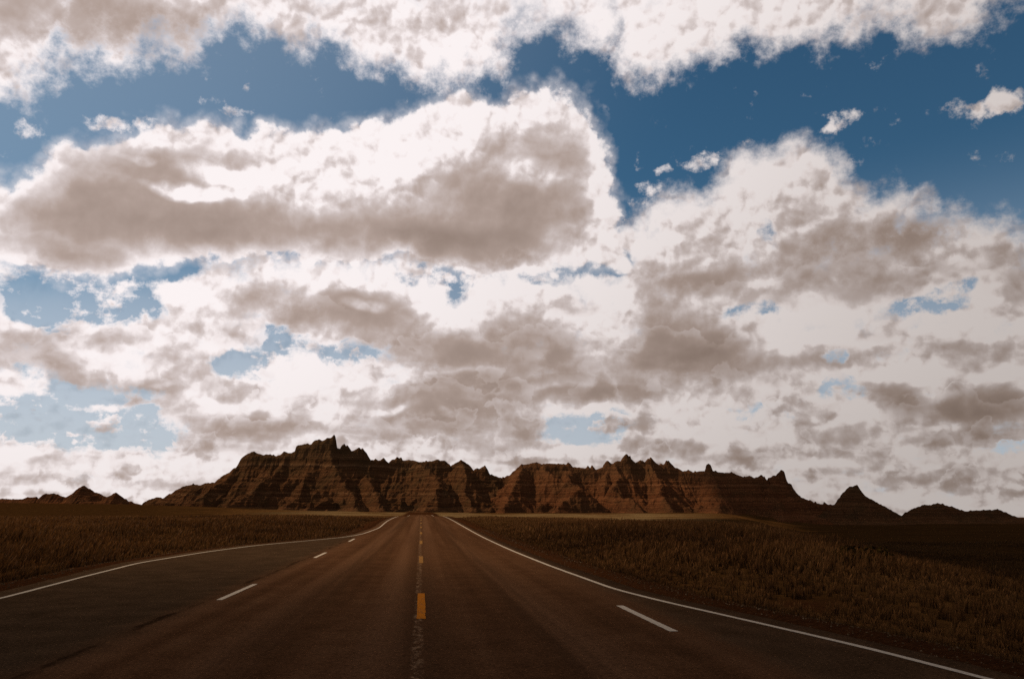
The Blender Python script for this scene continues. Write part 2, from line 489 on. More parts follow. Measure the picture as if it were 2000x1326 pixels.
def xL(y): return lerp_pts(edgeL, y)
def xR(y): return lerp_pts(edgeR, y)


def ground_z(x, y):
    x = np.asarray(x, dtype=float); y = np.asarray(y, dtype=float)
    rz = road_z(y)
    dl = (xL(y) - 0.7) - x            # metres beyond the left pavement edge
    dr = x - (xR(y) + 0.7)
    near = 1 - sstep(y, 300, 900)
    z = rz.copy()
    # left: shallow ditch, then a bank of grass
    z = z + np.where(dl > 0, (-0.28 * sstep(dl, 0, 2.2) + (0.72 - 0.55 * sstep(y, 45, 115)) * sstep(dl, 2.5, 14)) * near, 0)
    # right: shallow ditch and a bench that breaks off to a lower field
    z = z + np.where(dr > 0, (-0.34 * sstep(dr, 0, 2.4) + (0.50 - 0.35 * sstep(y, 40, 120)) * sstep(dr, 2.6, 9)) * near, 0)
    e = (x - (0.38 * y + 2.5)) / (0.11 * np.abs(y) + 8.0)
    drop = 0.9 + 2.2 * sstep(y, 12, 60) + 5.9 * sstep(y, 40, 480)
    z = z - drop * sstep(e + 0.22 * fbm(x * 0.06, y * 0.05, 3, 5), 0.0, 1.0)
    off = np.maximum(np.maximum(dl, dr), 0)
    z = z + 0.16 * fbm(x * 0.14, y * 0.10, 3, 11) * sstep(off, 2, 8)
    z = z + 0.35 * fbm(x * 0.022, y * 0.016, 3, 23) * sstep(off, 6, 40)
    z = z - 0.95 * sstep(dr, 5, 38) * sstep(y, 30, 85) * near
    # low dark rise far on the left
    z = z + 4.0 * np.exp(-((x + 150) / 95) ** 2 - ((y - 330) / 55) ** 2) + 2.2 * np.exp(-((x + 250) / 60) ** 2 - ((y - 380) / 60) ** 2)
    # beyond the buttes the plain sinks away
    r = np.hypot(x, y)
    z = z - 10 * sstep(r, 750, 1500) - 70 * sstep(r, 1400, 9000)
    # sunk a little under the pavement itself
    z = z - 0.06 * (1 - sstep(off, 0.0, 0.25))
    return z


# ------------------------------------------------------------------ ground
def geo(a, b, n): return np.geomspace(a, b, n)


ys = np.concatenate([-geo(9000, 8, 26), np.linspace(-6, 5, 12), geo(5.5, 900, 330), geo(930, 12000, 24)])
s = np.concatenate([-geo(9000, 160, 20), -geo(155, 3, 150), np.linspace(-2.9, 2.9, 30), geo(3, 200, 190), geo(206, 9000, 20)])
XX, YY = np.meshgrid(s, ys)
ZZ = ground_z(XX, YY)
m = Mat('ground', 0.95, 0.0)
p = m.pos()
nA = m.noise(p, 0.035, 5, 0.6); nB = m.noise(p, 0.9, 6, 0.65); nC = m.noise(p, 14.0, 5, 0.7)
dry = m.ramp(nB, [(0.3, (0.0225, 0.0096, 0.0033)), (0.5, (0.0465, 0.0203, 0.0061)), (0.72, (0.0788, 0.0344, 0.0105))])
olive = m.ramp(nB, [(0.3, (0.0121, 0.0054, 0.0018)), (0.6, (0.0259, 0.0112, 0.0034)), (0.8, (0.0431, 0.0174, 0.0051))])
veg = m.mix(m.range(nA, 0.44, 0.60), dry, olive)
veg = m.mix(m.attr('dark_cover')[2], veg, olive)
dirt = m.ramp(nC, [(0.25, (0.0132, 0.0047, 0.0017)), (0.5, (0.0248, 0.0086, 0.0031)), (0.75, (0.0429, 0.0159, 0.0060))])
veg = m.mix(m.math('MULTIPLY', m.attr('sunlit_straw')[2], m.range(nA, 0.36, 0.56)), veg, m.ramp(nB, [(0.3, (0.05, 0.029, 0.012)), (0.7, (0.14, 0.084, 0.035))]))  # pale dry grass, with the meadow's sunlit strip put into its colour
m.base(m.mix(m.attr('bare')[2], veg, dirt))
m.bump(m.math('ADD', nC, m.math('MULTIPLY', nB, 3.0)), 0.9, 0.06)
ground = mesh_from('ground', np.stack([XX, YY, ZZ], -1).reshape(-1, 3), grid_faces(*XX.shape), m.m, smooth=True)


def point_attr(o, name, vals):
    a = o.data.attributes.new(name, 'FLOAT', 'POINT')
    a.data.foreach_set('value', np.asarray(vals, dtype=np.float32).ravel())


DLg = (xL(YY) - 0.7) - XX; DRg = XX - (xR(YY) + 0.7)
offg = np.maximum(DLg, DRg)
wash = np.exp(-((XX - 7.9) / 0.8) ** 2 - ((YY - 15.6) / 1.0) ** 2)
point_attr(ground, 'bare', np.clip((1 - sstep(offg + 0.8 * fbm(XX * 0.7, YY * 0.5, 3, 4), 1.0, 2.8)) * (YY < 500) + wash, 0, 1))
dark_cover = np.maximum(sstep((XX - (0.38 * YY + 2.5)) / (0.11 * np.abs(YY) + 8.0), 0.2, 0.9) * 0.8, sstep(-XX / np.maximum(YY, 1), 0.18, 0.35) * sstep(YY, 110, 170))  # darker cover on the lower right field and far left
point_attr(ground, 'dark_cover', dark_cover)
point_attr(ground, 'sunlit_straw', sstep(YY, 120, 190) * (1 - sstep(YY, 420, 520)) * sstep(XX, -70, -20) * (1 - sstep(XX / np.maximum(YY, 1), 0.30, 0.42)))
tag(ground, 'dark dry prairie ground spreading on both sides of the road to the buttes', 'ground', 'structure')

# ------------------------------------------------------------------ road
m = Mat('asphalt', 0.9, 0.0)
p = m.pos(); q = m.sepxyz(p)
fine = m.noise(p, 26.0, 5, 0.85); mott = m.noise(p, 1.3, 5, 0.6)
streak = m.noise(m.mapping(p, (2.2, 0.035, 1)), 1.0, 4, 0.55)
streak2 = m.noise(m.mapping(p, (0.9, 0.012, 1)), 1.0, 3, 0.5)
base = m.ramp(m.math('ADD', m.math('MULTIPLY', streak, 0.55), m.math('MULTIPLY', mott, 0.45)),
              [(0.32, (0.0412, 0.0178, 0.0080)), (0.5, (0.0641, 0.0273, 0.0121)), (0.68, (0.0892, 0.0402, 0.0185))])
absx = m.math('ABSOLUTE', q[0])
track = m.math('SINE', m.math('MULTIPLY', absx, 3.9))            # the wheel tracks, worn paler
base = m.mix(m.math('MULTIPLY', m.range(track, -0.4, 1.0), m.range(streak2, 0.3, 0.7)), base, (0.0973, 0.0444, 0.0212))
oil = m.math('MULTIPLY', m.range(m.math('ABSOLUTE', m.math('SUBTRACT', absx, 1.75)), 0.55, 0.1), m.range(streak, 0.38, 0.6))
base = m.mix(m.math('MULTIPLY', oil, 0.55), base, (0.0298, 0.0137, 0.0066))
wob = m.math('MULTIPLY_ADD', mott, 0.5, -0.25)
xw = m.math('ADD', q[0], wob)
leftlane = m.range(xw, -3.3, -4.2)
rightfl = m.range(xw, 3.45, 3.95)
newer = m.ramp(m.math('ADD', m.math('MULTIPLY', fine, 0.4), m.math('MULTIPLY', mott, 0.6)), [(0.3, (0.0252, 0.0137, 0.0066)), (0.55, (0.0457, 0.0249, 0.0130)), (0.75, (0.0710, 0.0379, 0.0189))])
base = m.mix(m.math('MAXIMUM', leftlane, m.math('MULTIPLY', rightfl, 0.8)), base, newer)
crk = m.noise(m.mapping(p, (1.5, 0.5, 1)), 1.0, 5, 0.7)
seam = m.math('MULTIPLY', m.range(m.math('ABSOLUTE', m.math('ADD', m.math('ADD', q[0], 3.75), m.math('MULTIPLY_ADD', crk, 0.6, -0.3))), 0.10, 0.02), m.range(crk, 0.42, 0.6))
base = m.mix(m.math('MULTIPLY', seam, 0.8), base, (0.0137, 0.0064, 0.0032))
# remains of the old centre line, almost scrubbed away
old = m.noise(m.mapping(p, (9.0, 4.5, 1)), 1.0, 6, 0.8)
oldm = m.math('MULTIPLY', m.range(m.math('ABSOLUTE', m.math('MULTIPLY_ADD', mott, 0.10, m.math('SUBTRACT', q[0], 0.05))), 0.085, 0.03), m.range(old, 0.46, 0.62))
base = m.mix(m.math('MULTIPLY', oldm, 0.62), base, (0.2403, 0.1409, 0.0779))
tar = m.math('MULTIPLY', m.range(m.math('ABSOLUTE', q[0]), 0.5, 0.1), 0.45)
base = m.mix(m.math('MULTIPLY', m.math('MULTIPLY', tar, m.math('SUBTRACT', 1.0, oldm)), m.range(mott, 0.35, 0.6)), base, m.mix(0.0, (0.0343, 0.0169, 0.0082), (0.2403, 0.1409, 0.0779)))
grit = m.range(fine, 0.35, 0.72, 0.55, 1.5)
base = m.mix(1.0, base, m.ramp(m.range(fine, 0.3, 0.75), [(0.0, (0.35, 0.35, 0.35)), (0.5, (0.8, 0.8, 0.8)), (1.0, (1.0, 1.0, 1.0))]), 'MULTIPLY')
chip = m.n('ShaderNodeTexVoronoi'); m.l(p, chip.inputs['Vector']); chip.inputs['Scale'].default_value = 38.0
base = m.mix(m.math('MULTIPLY', m.range(chip.outputs['Distance'], 0.22, 0.08), m.range(m.noise(p, 9.0, 2), 0.55, 0.7)), base, (0.1831, 0.0926, 0.0446))
m.base(base)
m.bump(m.math('ADD', fine, m.math('MULTIPLY', mott, 1.5)), 0.5, 0.012)
yr = np.concatenate([np.linspace(-60, 4, 20), geo(4.3, 420, 240)])
tt = np.linspace(0, 1, 25)
L, Rr = xL(yr) - 0.55, xR(yr) + 0.45
wv = 0.06 * fbm(yr * 0.9, yr * 0 + 3, 3, 8)
RX = (L + wv)[:, None] * (1 - tt) + (Rr + wv)[:, None] * tt
RY = np.repeat(yr[:, None], len(tt), 1)
RZ = road_z(RY) + 0.03 * np.clip(1 - (np.abs(RX) / 4.0), -0.5, 1)      # slight crown
top = np.stack([RX, RY, RZ], -1)
low = top[:, [0, -1]].copy(); low[:, :, 2] -= 0.09
low[:, 0, 0] -= 0.05; low[:, 1, 0] += 0.05
full = np.concatenate([low[:, :1], top, low[:, 1:]], 1)
road = mesh_from('road', full.reshape(-1, 3), grid_faces(full.shape[0], full.shape[1]), m.m, smooth=True)
tag(road, 'two lane asphalt road running straight ahead to the crest, with worn markings', 'road', 'structure')


def surf_z(x, y):
    return road_z(y) + 0.03 * np.clip(1 - (np.abs(x) / 4.0), -0.5, 1)


def paint(name, colour, worn, rough=0.7):
    m = Mat(name, rough, 0.0)
    p = m.pos()
    w = m.noise(m.mapping(p, (9, 4, 1)), 1.0, 6, 0.75)
    f = m.noise(p, 70.0, 2, 0.6)
    c = m.mix(m.range(f, 0.3, 0.7), tuple(0.72 * k for k in colour), colour)
    m.base(m.mix(m.range(w, worn, worn - 0.16), c, (0.055, 0.037, 0.026)))
    return m.m


white = paint('white_road_paint', (0.33, 0.265, 0.20), 0.42)
yellow = paint('yellow_road_paint', (0.27, 0.084, 0.009), 0.47)
faded = paint('faded_yellow_paint', (0.17, 0.078, 0.022), 0.50)


def strip(name, path, width, mat, rag=0.003, lift=0.004):
    path = np.asarray(path, float)
    d = np.gradient(path, axis=0); d /= np.linalg.norm(d, axis=1)[:, None]
    nrm = np.stack([d[:, 1], -d[:, 0]], 1)
    w = width / 2
    ra = rag * rng.standard_normal(len(path)); rb = rag * rng.standard_normal(len(path))
    a = path - nrm * (w + ra)[:, None]; b = path + nrm * (w + rb)[:, None]
    mid = path
    V = np.stack([a, mid, b], 1).reshape(-1, 2)
    z = surf_z(V[:, 0], V[:, 1]) + lift
    return mesh_from(name, np.column_stack([V, z]), grid_faces(len(path), 3), mat, parent=road)


ye = np.concatenate([np.linspace(-50, 3, 20), geo(3.2, 300, 240)])


def smooth_path(pts):
    k = np.array([1, 2, 3, 4, 3, 2, 1], float); k /= k.sum()
    x = lerp_pts(pts, ye)
    xp = np.convolve(np.pad(x, 3, mode='edge'), k, 'valid')
    return np.column_stack([xp, ye])


tag(strip('edge_line', smooth_path(edgeL), 0.10, white), 'white edge line curving along the left turning lane')
tag(strip('edge_line', smooth_path(edgeR), 0.10, white), 'white edge line along the right side of the road')
for i, st in enumerate((-0.8, 11.8, 24.1, 36.8, 49.2, 61.6, 74.0, 86.4, 98.8, 111.2)):
    ln = 3.55
    yy = np.linspace(st, st + ln, 30)
    strip('centre_dash', np.column_stack([np.full(30, 0.045), yy]), 0.13, yellow if i < 2 else faded)
for st, ln in ((14.9, 3.1), (27.6, 3.2), (40.4, 3.3)):
    yy = np.linspace(st, st + ln, 26)
    strip('lane_dash', np.column_stack([np.full(26, -3.54) - 0.0 * yy, yy]), 0.11, white)
yy = np.linspace(10.4, 13.25, 26)
strip('lane_dash', np.column_stack([np.full(26, 3.35), yy]), 0.12, white)


# ================================================================== the buttes
def rock(name, red=0.5, lo=-8.0, hi=66.0, seed=0.0, grey=0.3, dust=0.0):
    m = Mat(name, 0.95, 0.0)
    p = m.pos(); q = m.sepxyz(p)
    wob = m.noise(p, 0.03, 4, 0.6)
    wob2 = m.noise(p, 0.35, 4, 0.6)
    z = m.math('ADD', q[2], m.math('ADD', m.math('MULTIPLY', wob, 7.0), m.math('MULTIPLY', wob2, 1.4)))
    band = m.n('ShaderNodeTexNoise', noise_dimensions='1D'); m.l(m.math('ADD', z, seed), band.inputs['W'])
    band.inputs['Scale'].default_value = 0.26; band.inputs['Detail'].default_value = 4.0; band.inputs['Roughness'].default_value = 0.68
    st = m.ramp(band.outputs[0], [(0.26, (0.0320, 0.0113, 0.0047)), (0.38, (0.0840, 0.0268, 0.0100)), (0.46, (0.0496, 0.0170, 0.0071)), (0.53, (0.1240, 0.0438, 0.0172)),
                                  (0.60, (0.0680, 0.0206, 0.0078)), (0.70, (0.1600, 0.0644, 0.0279)), (0.8, (0.0880, 0.0299, 0.0114))])
    hgt = m.range(z, lo + 0.45 * (hi - lo), lo + 0.95 * (hi - lo))
    st = m.mix(m.math('MULTIPLY', hgt, grey), st, (0.1000, 0.0489, 0.0214))
    patch = m.noise(p, 0.055, 4, 0.6)
    st = m.mix(m.math('MULTIPLY', m.range(patch, 0.45, 0.68), 0.45), st, (0.0480, 0.0237, 0.0100))
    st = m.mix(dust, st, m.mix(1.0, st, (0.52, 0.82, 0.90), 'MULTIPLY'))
    g = m.noise(p, 1.6, 5, 0.7)
    st = m.mix(1.0, st, m.ramp(g, [(0.25, (0.55, 0.55, 0.55)), (0.7, (1.0, 1.0, 1.0))]), 'MULTIPLY')
    m.base(st)
    m.bump(m.math('ADD', m.noise(p, 0.7, 6, 0.7), m.math('MULTIPLY', band.outputs[0], 1.2)), 0.8, 1.2)
    return m.m


def z_of(py_px, x, y):
    px, py = py_px
    return EYE + px_dir(px, py)[1] * math.hypot(x, y)


def at_depth(px, py, Y):
    a, t = px_dir(px, py)
    x = Y * math.tan(a)
    return x, Y, EYE + t * math.hypot(x, Y)


def butte(name, sil, Ymid, front, back, mat, spurs=(), auto=0.0, seed=1, dx=0.7, dyy=1.0, zb=None, wander=14.0, cliff=1.0, rill=1.0, pad=25, jag=2.0):
    """eroded ridge: its skyline is given in photograph points, the flanks run down in spurs, gullies and ledges"""
    def yc(x): return Ymid + wander * fbm(np.asarray(x) * 0.011, np.asarray(x) * 0 + seed, 3, seed)
    xs_, hs_ = [], []
    for px, py in sil:
        a, t = px_dir(px, py)
        Y = Ymid
        for _ in range(8): Y = float(yc(Y * math.tan(a)))
        x = Y * math.tan(a)
        xs_.append(x); hs_.append(EYE + t * math.hypot(x, Y))
    x0, x1 = xs_[0], xs_[-1]
    gx = np.arange(x0 - pad, x1 + pad + dx, dx)
    H = np.interp(gx, xs_, hs_)
    ends = np.minimum(np.minimum(gx - x0, 0), np.minimum(x1 - gx, 0))
    H = H + ends * 0.9
    H = H + 0.8 * fbm(gx * 0.45, gx * 0 + 2.2, 4, seed + 40, 0.65) + jag * np.maximum(ridged(gx * 0.16, gx * 0 + 4.1, 2, seed + 41) - 0.35, 0) ** 1.5
    # broad ridge and the thin pinnacles that stand on it
    kern = np.exp(-0.5 * (np.arange(-30, 31) * dx / 6.0) ** 2); kern /= kern.sum()
    Hmin = np.array([H[max(0, i - 5):i + 6].min() for i in range(len(H))])
    Hs = np.convolve(np.pad(Hmin, 30, mode='edge'), kern, 'valid')
    Hs = np.minimum(Hs, H)
    spike = H - Hs
    gy = np.arange(Ymid - front, Ymid + back + dyy, dyy)
    X, Y = np.meshgrid(gx, gy)
    YC = yc(gx)[None, :] * np.ones_like(X)
    T = YC - Y
    base = (ground_z(X, Y) - 1.5) if zb is None else np.full_like(X, zb)
    hb = np.maximum(Hs[None, :] - base, 0.5)
    # flank profile: cliff, ledges, talus apron; reach varies so that spurs and hollows alternate
    reach = (0.55 * front + 0.9 * hb * 0.9) * 0.62 * (1 + 0.32 * fbm(X * 0.022, T * 0.006, 3, seed + 3) + 0.22 * ridged(X * 0.055 + T * 0.010, T * 0.008, 2, seed + 5))
    tn = np.where(T >= 0, T / np.maximum(reach, 4), -T / (0.55 * back))
    g = np.interp(tn, [0, 0.03, 0.09, 0.16, 0.30, 0.42, 0.62, 0.85, 1.05, 1.4], [1.0, 0.98, 0.86, 0.74, 0.585, 0.50, 0.27, 0.10, 0.0, -0.06])
    Z = base + hb * g
    # spurs: crest lines walking down from the ridge towards the road
    allsp = [[at_depth(*q) for q in sp] for sp in spurs]
    if auto > 0:
        xx = x0
        r2 = np.random.default_rng(seed * 13 + 1)
        while xx < x1:
            h0 = float(np.interp(xx, gx, Hs)); b0 = float(np.interp(xx, gx, base[-1])); yy0 = float(yc(xx))
            if h0 - b0 > 6:
                drift = r2.uniform(-0.5, 0.5); ln = (0.35 + 0.6 * r2.random()) * min(front * 0.95, (h0 - b0) * 1.75)
                pts = []
                for k, fr_ in enumerate((0.0, 0.15, 0.35, 0.6, 0.85, 1.0)):
                    hh = b0 + (h0 - b0) * np.interp(fr_, [0, 0.15, 0.35, 0.6, 0.85, 1], [0.96, 0.82, 0.64, 0.40, 0.16, 0.0]) + r2.uniform(-1, 1) * 0.03 * (h0 - b0)
                    pts.append((xx + drift * ln * fr_ + r2.uniform(-2, 2), yy0 - ln * fr_, hh))
                allsp.append(pts)
            xx += auto * r2.uniform(0.6, 1.5)
    for sp in allsp:
        for (ax, ay, az_), (bx, by, bz) in zip(sp[:-1], sp[1:]):
            mnx, mxx = min(ax, bx) - 60, max(ax, bx) + 60
            i0, i1 = np.searchsorted(gx, [mnx, mxx])
            if i1 <= i0: continue
            xs, ysub = X[:, i0:i1], Y[:, i0:i1]
            vx, vy = bx - ax, by - ay
            l2 = vx * vx + vy * vy + 1e-6
            t = np.clip(((xs - ax) * vx + (ysub - ay) * vy) / l2, 0, 1)
            dd = np.hypot(xs - (ax + t * vx), ysub - (ay + t * vy))
            hgt = az_ + (bz - az_) * t
            n = fbm(xs * 0.09, ysub * 0.09, 3, seed + 9)
            sl = 1.02 + 0.25 * n
            tent = hgt - sl * np.sqrt(dd * dd + 1.2) + 0.006 * dd * dd
            Z[:, i0:i1] = np.maximum(Z[:, i0:i1], np.where(dd < 55, tent, -99))
    rel = np.clip((Z - base) / np.maximum(hb, 4), 0, 1)
    mask = sstep(rel, 0.0, 0.18) * (1 - 0.75 * sstep(rel, 0.86, 1.0))
    # rills and gullies
    wx = 2.2 * fbm(X * 0.08, Y * 0.08, 3, seed + 15)
    Z = Z + rill * mask * (1.7 * ridged((X + wx) * 0.13, T * 0.022, 2, seed + 21) + 0.75 * ridged((X + wx) * 0.34 + T * 0.06, T * 0.05, 2, seed + 22) - 0.9)
    Z = Z + rill * mask * 1.5 * (ridged(X * 0.07 + 0.05 * T, Y * 0.09 - X * 0.03, 3, seed + 23) - 0.3)
    # hard ledges between the soft beds
    zz = Z + 2.4 * fbm(X * 0.02, Y * 0.03, 2, seed + 31)
    for per, amp in ((5.2, 0.6), (2.3, 0.25)):
        ph = zz / per; f = ph - np.floor(ph)
        Z = Z + mask * amp * (np.where(f < 0.75, -f / 0.75, -(1 - f) / 0.25) + 0.5)
    # pinnacles and the exact skyline
    wp = np.clip(1.5 + 0.42 * spike, 1.5, 7.0)[None, :] * (1 + 0.3 * vnoise(X * 0.4, Y * 0.4, seed + 51))
    ridge_top = Hs[None, :] + spike[None, :] * np.exp(-(np.abs(T) / wp) ** 1.6)
    lim = np.exp(-(T / 5.0) ** 2)
    Z = np.where(np.abs(T) < 14, np.maximum(Z * (1 - lim) + (ridge_top - np.abs(T) * 0.10) * lim, np.where(spike[None, :] > 0.4, ridge_top - np.abs(T) * 1.1 - 1.2, -99)), Z)
    cap = H[None, :] - 0.3 - 0.25 * np.abs(T)
    Z = np.where((np.abs(T) >= 0) & (T < 40), np.minimum(Z, np.maximum(H[None, :], Hs[None, :]) + 0.0), Z)
    # jitter sideways so that the fluting is not on a ruled grid
    JX = X + 0.35 * fbm(X * 0.5, Y * 0.5, 2, seed + 61); JY = Y + 0.35 * fbm(X * 0.5, Y * 0.5 + 9, 2, seed + 62)
    Z = Z + 0.22 * fbm(X * 0.55, Y * 0.55, 2, seed + 71) * sstep(np.abs(T), 2, 6)
    gz = ground_z(X, Y)
    Z = np.maximum(Z, gz - 2.0)
    o = mesh_from(name, np.stack([JX, JY, Z], -1).reshape(-1, 3), grid_faces(*X.shape), mat, smooth=False)
    # drop the part buried under the ground
    bm = bmesh.new(); bm.from_mesh(o.data)
    zg = (Z < gz - 0.9).ravel(); bm.verts.ensure_lookup_table()
    dead = [f for f in bm.faces if all(zg[v.index] for v in f.verts)]
    bmesh.ops.delete(bm, geom=dead, context='FACES')
    bm.to_mesh(o.data); bm.free()
    return o


SIL_MAIN_L = [(277, 985), (287, 978), (294, 973), (313, 970), (318, 973), (334, 965), (343, 956), (357, 950), (378, 945), (388, 948), (402, 943), (420, 942), (427, 934),
    (448, 922), (462, 912), (471, 895), (485, 885), (497, 881), (507, 887), (516, 889), (525, 886), (535, 890), (546, 889), (556, 880), (562, 885), (570, 884), (576, 881), (579, 870), (594, 868), (609, 867), (618, 860), (623, 857), (630, 860),
    (640, 855), (647, 854), (649, 851), (652, 849), (656, 853), (658, 875), (664, 877), (668, 871), (672, 865), (676, 870), (679, 868), (683, 874), (686, 880), (693, 878), (701, 873), (705, 877), (708, 875), (713, 880), (719, 888), (724, 899),
    (729, 899), (733, 895), (738, 899), (742, 899), (746, 896), (749, 893), (755, 899), (759, 904), (764, 900), (768, 897), (772, 895), (775, 891), (780, 894), (784, 893), (787, 899), (798, 898), (810, 899), (819, 903), (830, 901), (841, 900), (855, 898), (869, 899), (875, 905),
    (880, 912), (886, 906), (890, 904), (896, 901), (901, 898), (908, 902), (915, 906), (920, 912), (925, 919), (929, 918), (932, 913), (937, 915), (941, 912), (945, 911), (948, 908), (952, 915), (957, 927), (968, 930), (980, 933), (990, 938), (1000, 945)]
SIL_MAIN_R = [(968, 943), (980, 934), (988, 931), (995, 928), (1002, 921), (1011, 914), (1020, 908), (1034, 905), (1048, 902), (1058, 907), (1065, 905), (1085, 905), (1104, 907), (1109, 903), (1114, 905), (1118, 912), (1135, 913), (1153, 914), (1157, 907), (1163, 916), (1177, 913), (1181, 905),
    (1186, 900), (1195, 905), (1203, 903), (1212, 902), (1217, 893), (1221, 888), (1224, 886), (1229, 891), (1233, 896), (1240, 903), (1246, 901), (1251, 898), (1256, 903), (1260, 903), (1265, 898), (1270, 892), (1275, 897), (1281, 904), (1286, 908), (1291, 904), (1296, 908), (1300, 905), (1305, 901), (1312, 907), (1320, 913),
    (1334, 920), (1343, 919), (1352, 922), (1364, 921), (1377, 919), (1380, 908), (1384, 904), (1388, 907), (1391, 919), (1403, 922), (1415, 923), (1433, 923), (1444, 928), (1453, 932), (1459, 931), (1464, 929), (1471, 932), (1478, 932), (1487, 927), (1493, 934), (1498, 941), (1500, 933), (1508, 930), (1516, 928), (1521, 921),
    (1525, 916), (1531, 920), (1534, 934), (1540, 945), (1550, 955), (1560, 967), (1572, 979), (1585, 982), (1600, 983), (1626, 986), (1650, 996), (1680, 1008)]
SIL_BUTTE = [(1590, 1012), (1612, 998), (1626, 988), (1635, 977), (1642, 968), (1649, 959), (1658, 950), (1666, 949), (1674, 947), (1681, 956), (1690, 969), (1707, 977), (1718, 984), (1730, 991), (1744, 998), (1759, 1006), (1772, 1013), (1790, 1020)]
SIL_RIGHT = [(1735, 1019), (1752, 1010), (1762, 1005), (1775, 997), (1793, 989), (1803, 986), (1811, 985), (1821, 986), (1831, 982), (1839, 984), (1847, 987), (1860, 990), (1874, 995), (1885, 998), (1896, 997), (1912, 996), (1928, 995), (1938, 996), (1948, 993), (1956, 997),
    (1964, 1001), (1980, 1007), (1995, 1013), (2020, 1017), (2060, 1020)]
SIL_LEFT = [(-90, 976), (-40, 977), (0, 974), (24, 975), (46, 974), (56, 970), (64, 971), (72, 970), (75, 975), (84, 965), (96, 964), (105, 963), (116, 967), (128, 970), (140, 965), (154, 952), (160, 950), (165, 948), (175, 955), (182, 958), (189, 962), (197, 965), (205, 970), (209, 970), (213, 969),
    (219, 966), (226, 961), (233, 966), (241, 971), (252, 979), (262, 981), (270, 984), (300, 990)]

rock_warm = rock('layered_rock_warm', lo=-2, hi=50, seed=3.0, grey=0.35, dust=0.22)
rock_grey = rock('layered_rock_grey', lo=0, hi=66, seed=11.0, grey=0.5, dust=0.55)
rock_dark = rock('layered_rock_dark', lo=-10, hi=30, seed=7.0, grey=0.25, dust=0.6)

hill_l = butte('butte', SIL_MAIN_L, 650, 112, 40, rock_grey, spurs=[
    [(560, 884, 648), (549, 914, 628), (518, 935, 606), (490, 958, 585), (472, 972, 568), (427, 995, 545)],
    [(640, 862, 648), (650, 900, 628), (668, 935, 606), (690, 965, 580), (700, 1000, 548)],
    [(720, 900, 648), (715, 930, 625), (735, 955, 600), (742, 985, 570)],
    [(815, 903, 650), (838, 912, 630), (853, 928, 608), (858, 947, 588), (845, 968, 566), (825, 999, 545)],
    [(903, 902, 650), (912, 930, 626), (905, 955, 602), (925, 990, 570)],
    [(470, 900, 648), (440, 935, 628), (400, 958, 606), (370, 985, 580)],
], auto=62, seed=2, jag=2.5)
tag(hill_l, 'tallest badlands butte with jagged pinnacles, left of the road end', 'butte', 'structure', 'badlands buttes along the horizon')
hill_r = butte('butte', SIL_MAIN_R, 650, 112, 40, rock_warm, spurs=[
    [(1062, 908, 650), (1075, 925, 630), (1108, 938, 612), (1136, 951, 592), (1104, 974, 570), (1078, 1000, 545)],
    [(1020, 910, 650), (1012, 930, 628), (1000, 955, 604), (985, 990, 570)],
    [(1112, 912, 648), (1111, 925, 636), (1108, 938, 612)],
    [(1200, 905, 650), (1212, 928, 630), (1196, 954, 606), (1232, 972, 580), (1260, 1000, 555)],
    [(1270, 905, 648), (1292, 940, 622), (1288, 960, 600), (1310, 990, 570)],
    [(1384, 919, 650), (1396, 935, 628), (1402, 955, 604), (1408, 974, 584), (1400, 1002, 555)],
    [(1520, 932, 650), (1500, 950, 630), (1515, 975, 604), (1530, 1004, 570)],
], auto=58, seed=4, jag=5.0)
tag(hill_r, 'long banded butte wall with a row of small spires, right of the road end', 'butte', 'structure', 'badlands buttes along the horizon')
hill_b = butte('butte', SIL_BUTTE, 600, 55, 40, rock_dark, auto=16, seed=6, wander=5, pad=12)
tag(hill_b, 'dark lone cone shaped butte standing right of the long banded wall', 'butte', 'structure', 'badlands buttes along the horizon')
hill_d = butte('butte', SIL_RIGHT, 620, 55, 40, rock_dark, auto=18, seed=8, wander=6, pad=12)
tag(hill_d, 'low dark rounded ridge at the right edge, beyond the cone shaped butte', 'butte', 'structure', 'badlands buttes along the horizon')
hill_a = butte('butte', SIL_LEFT, 760, 60, 40, rock_warm, auto=15, seed=10, wander=8, pad=12)
tag(hill_a, 'row of small low badlands knolls at the far left edge', 'butte', 'structure', 'badlands buttes along the horizon')


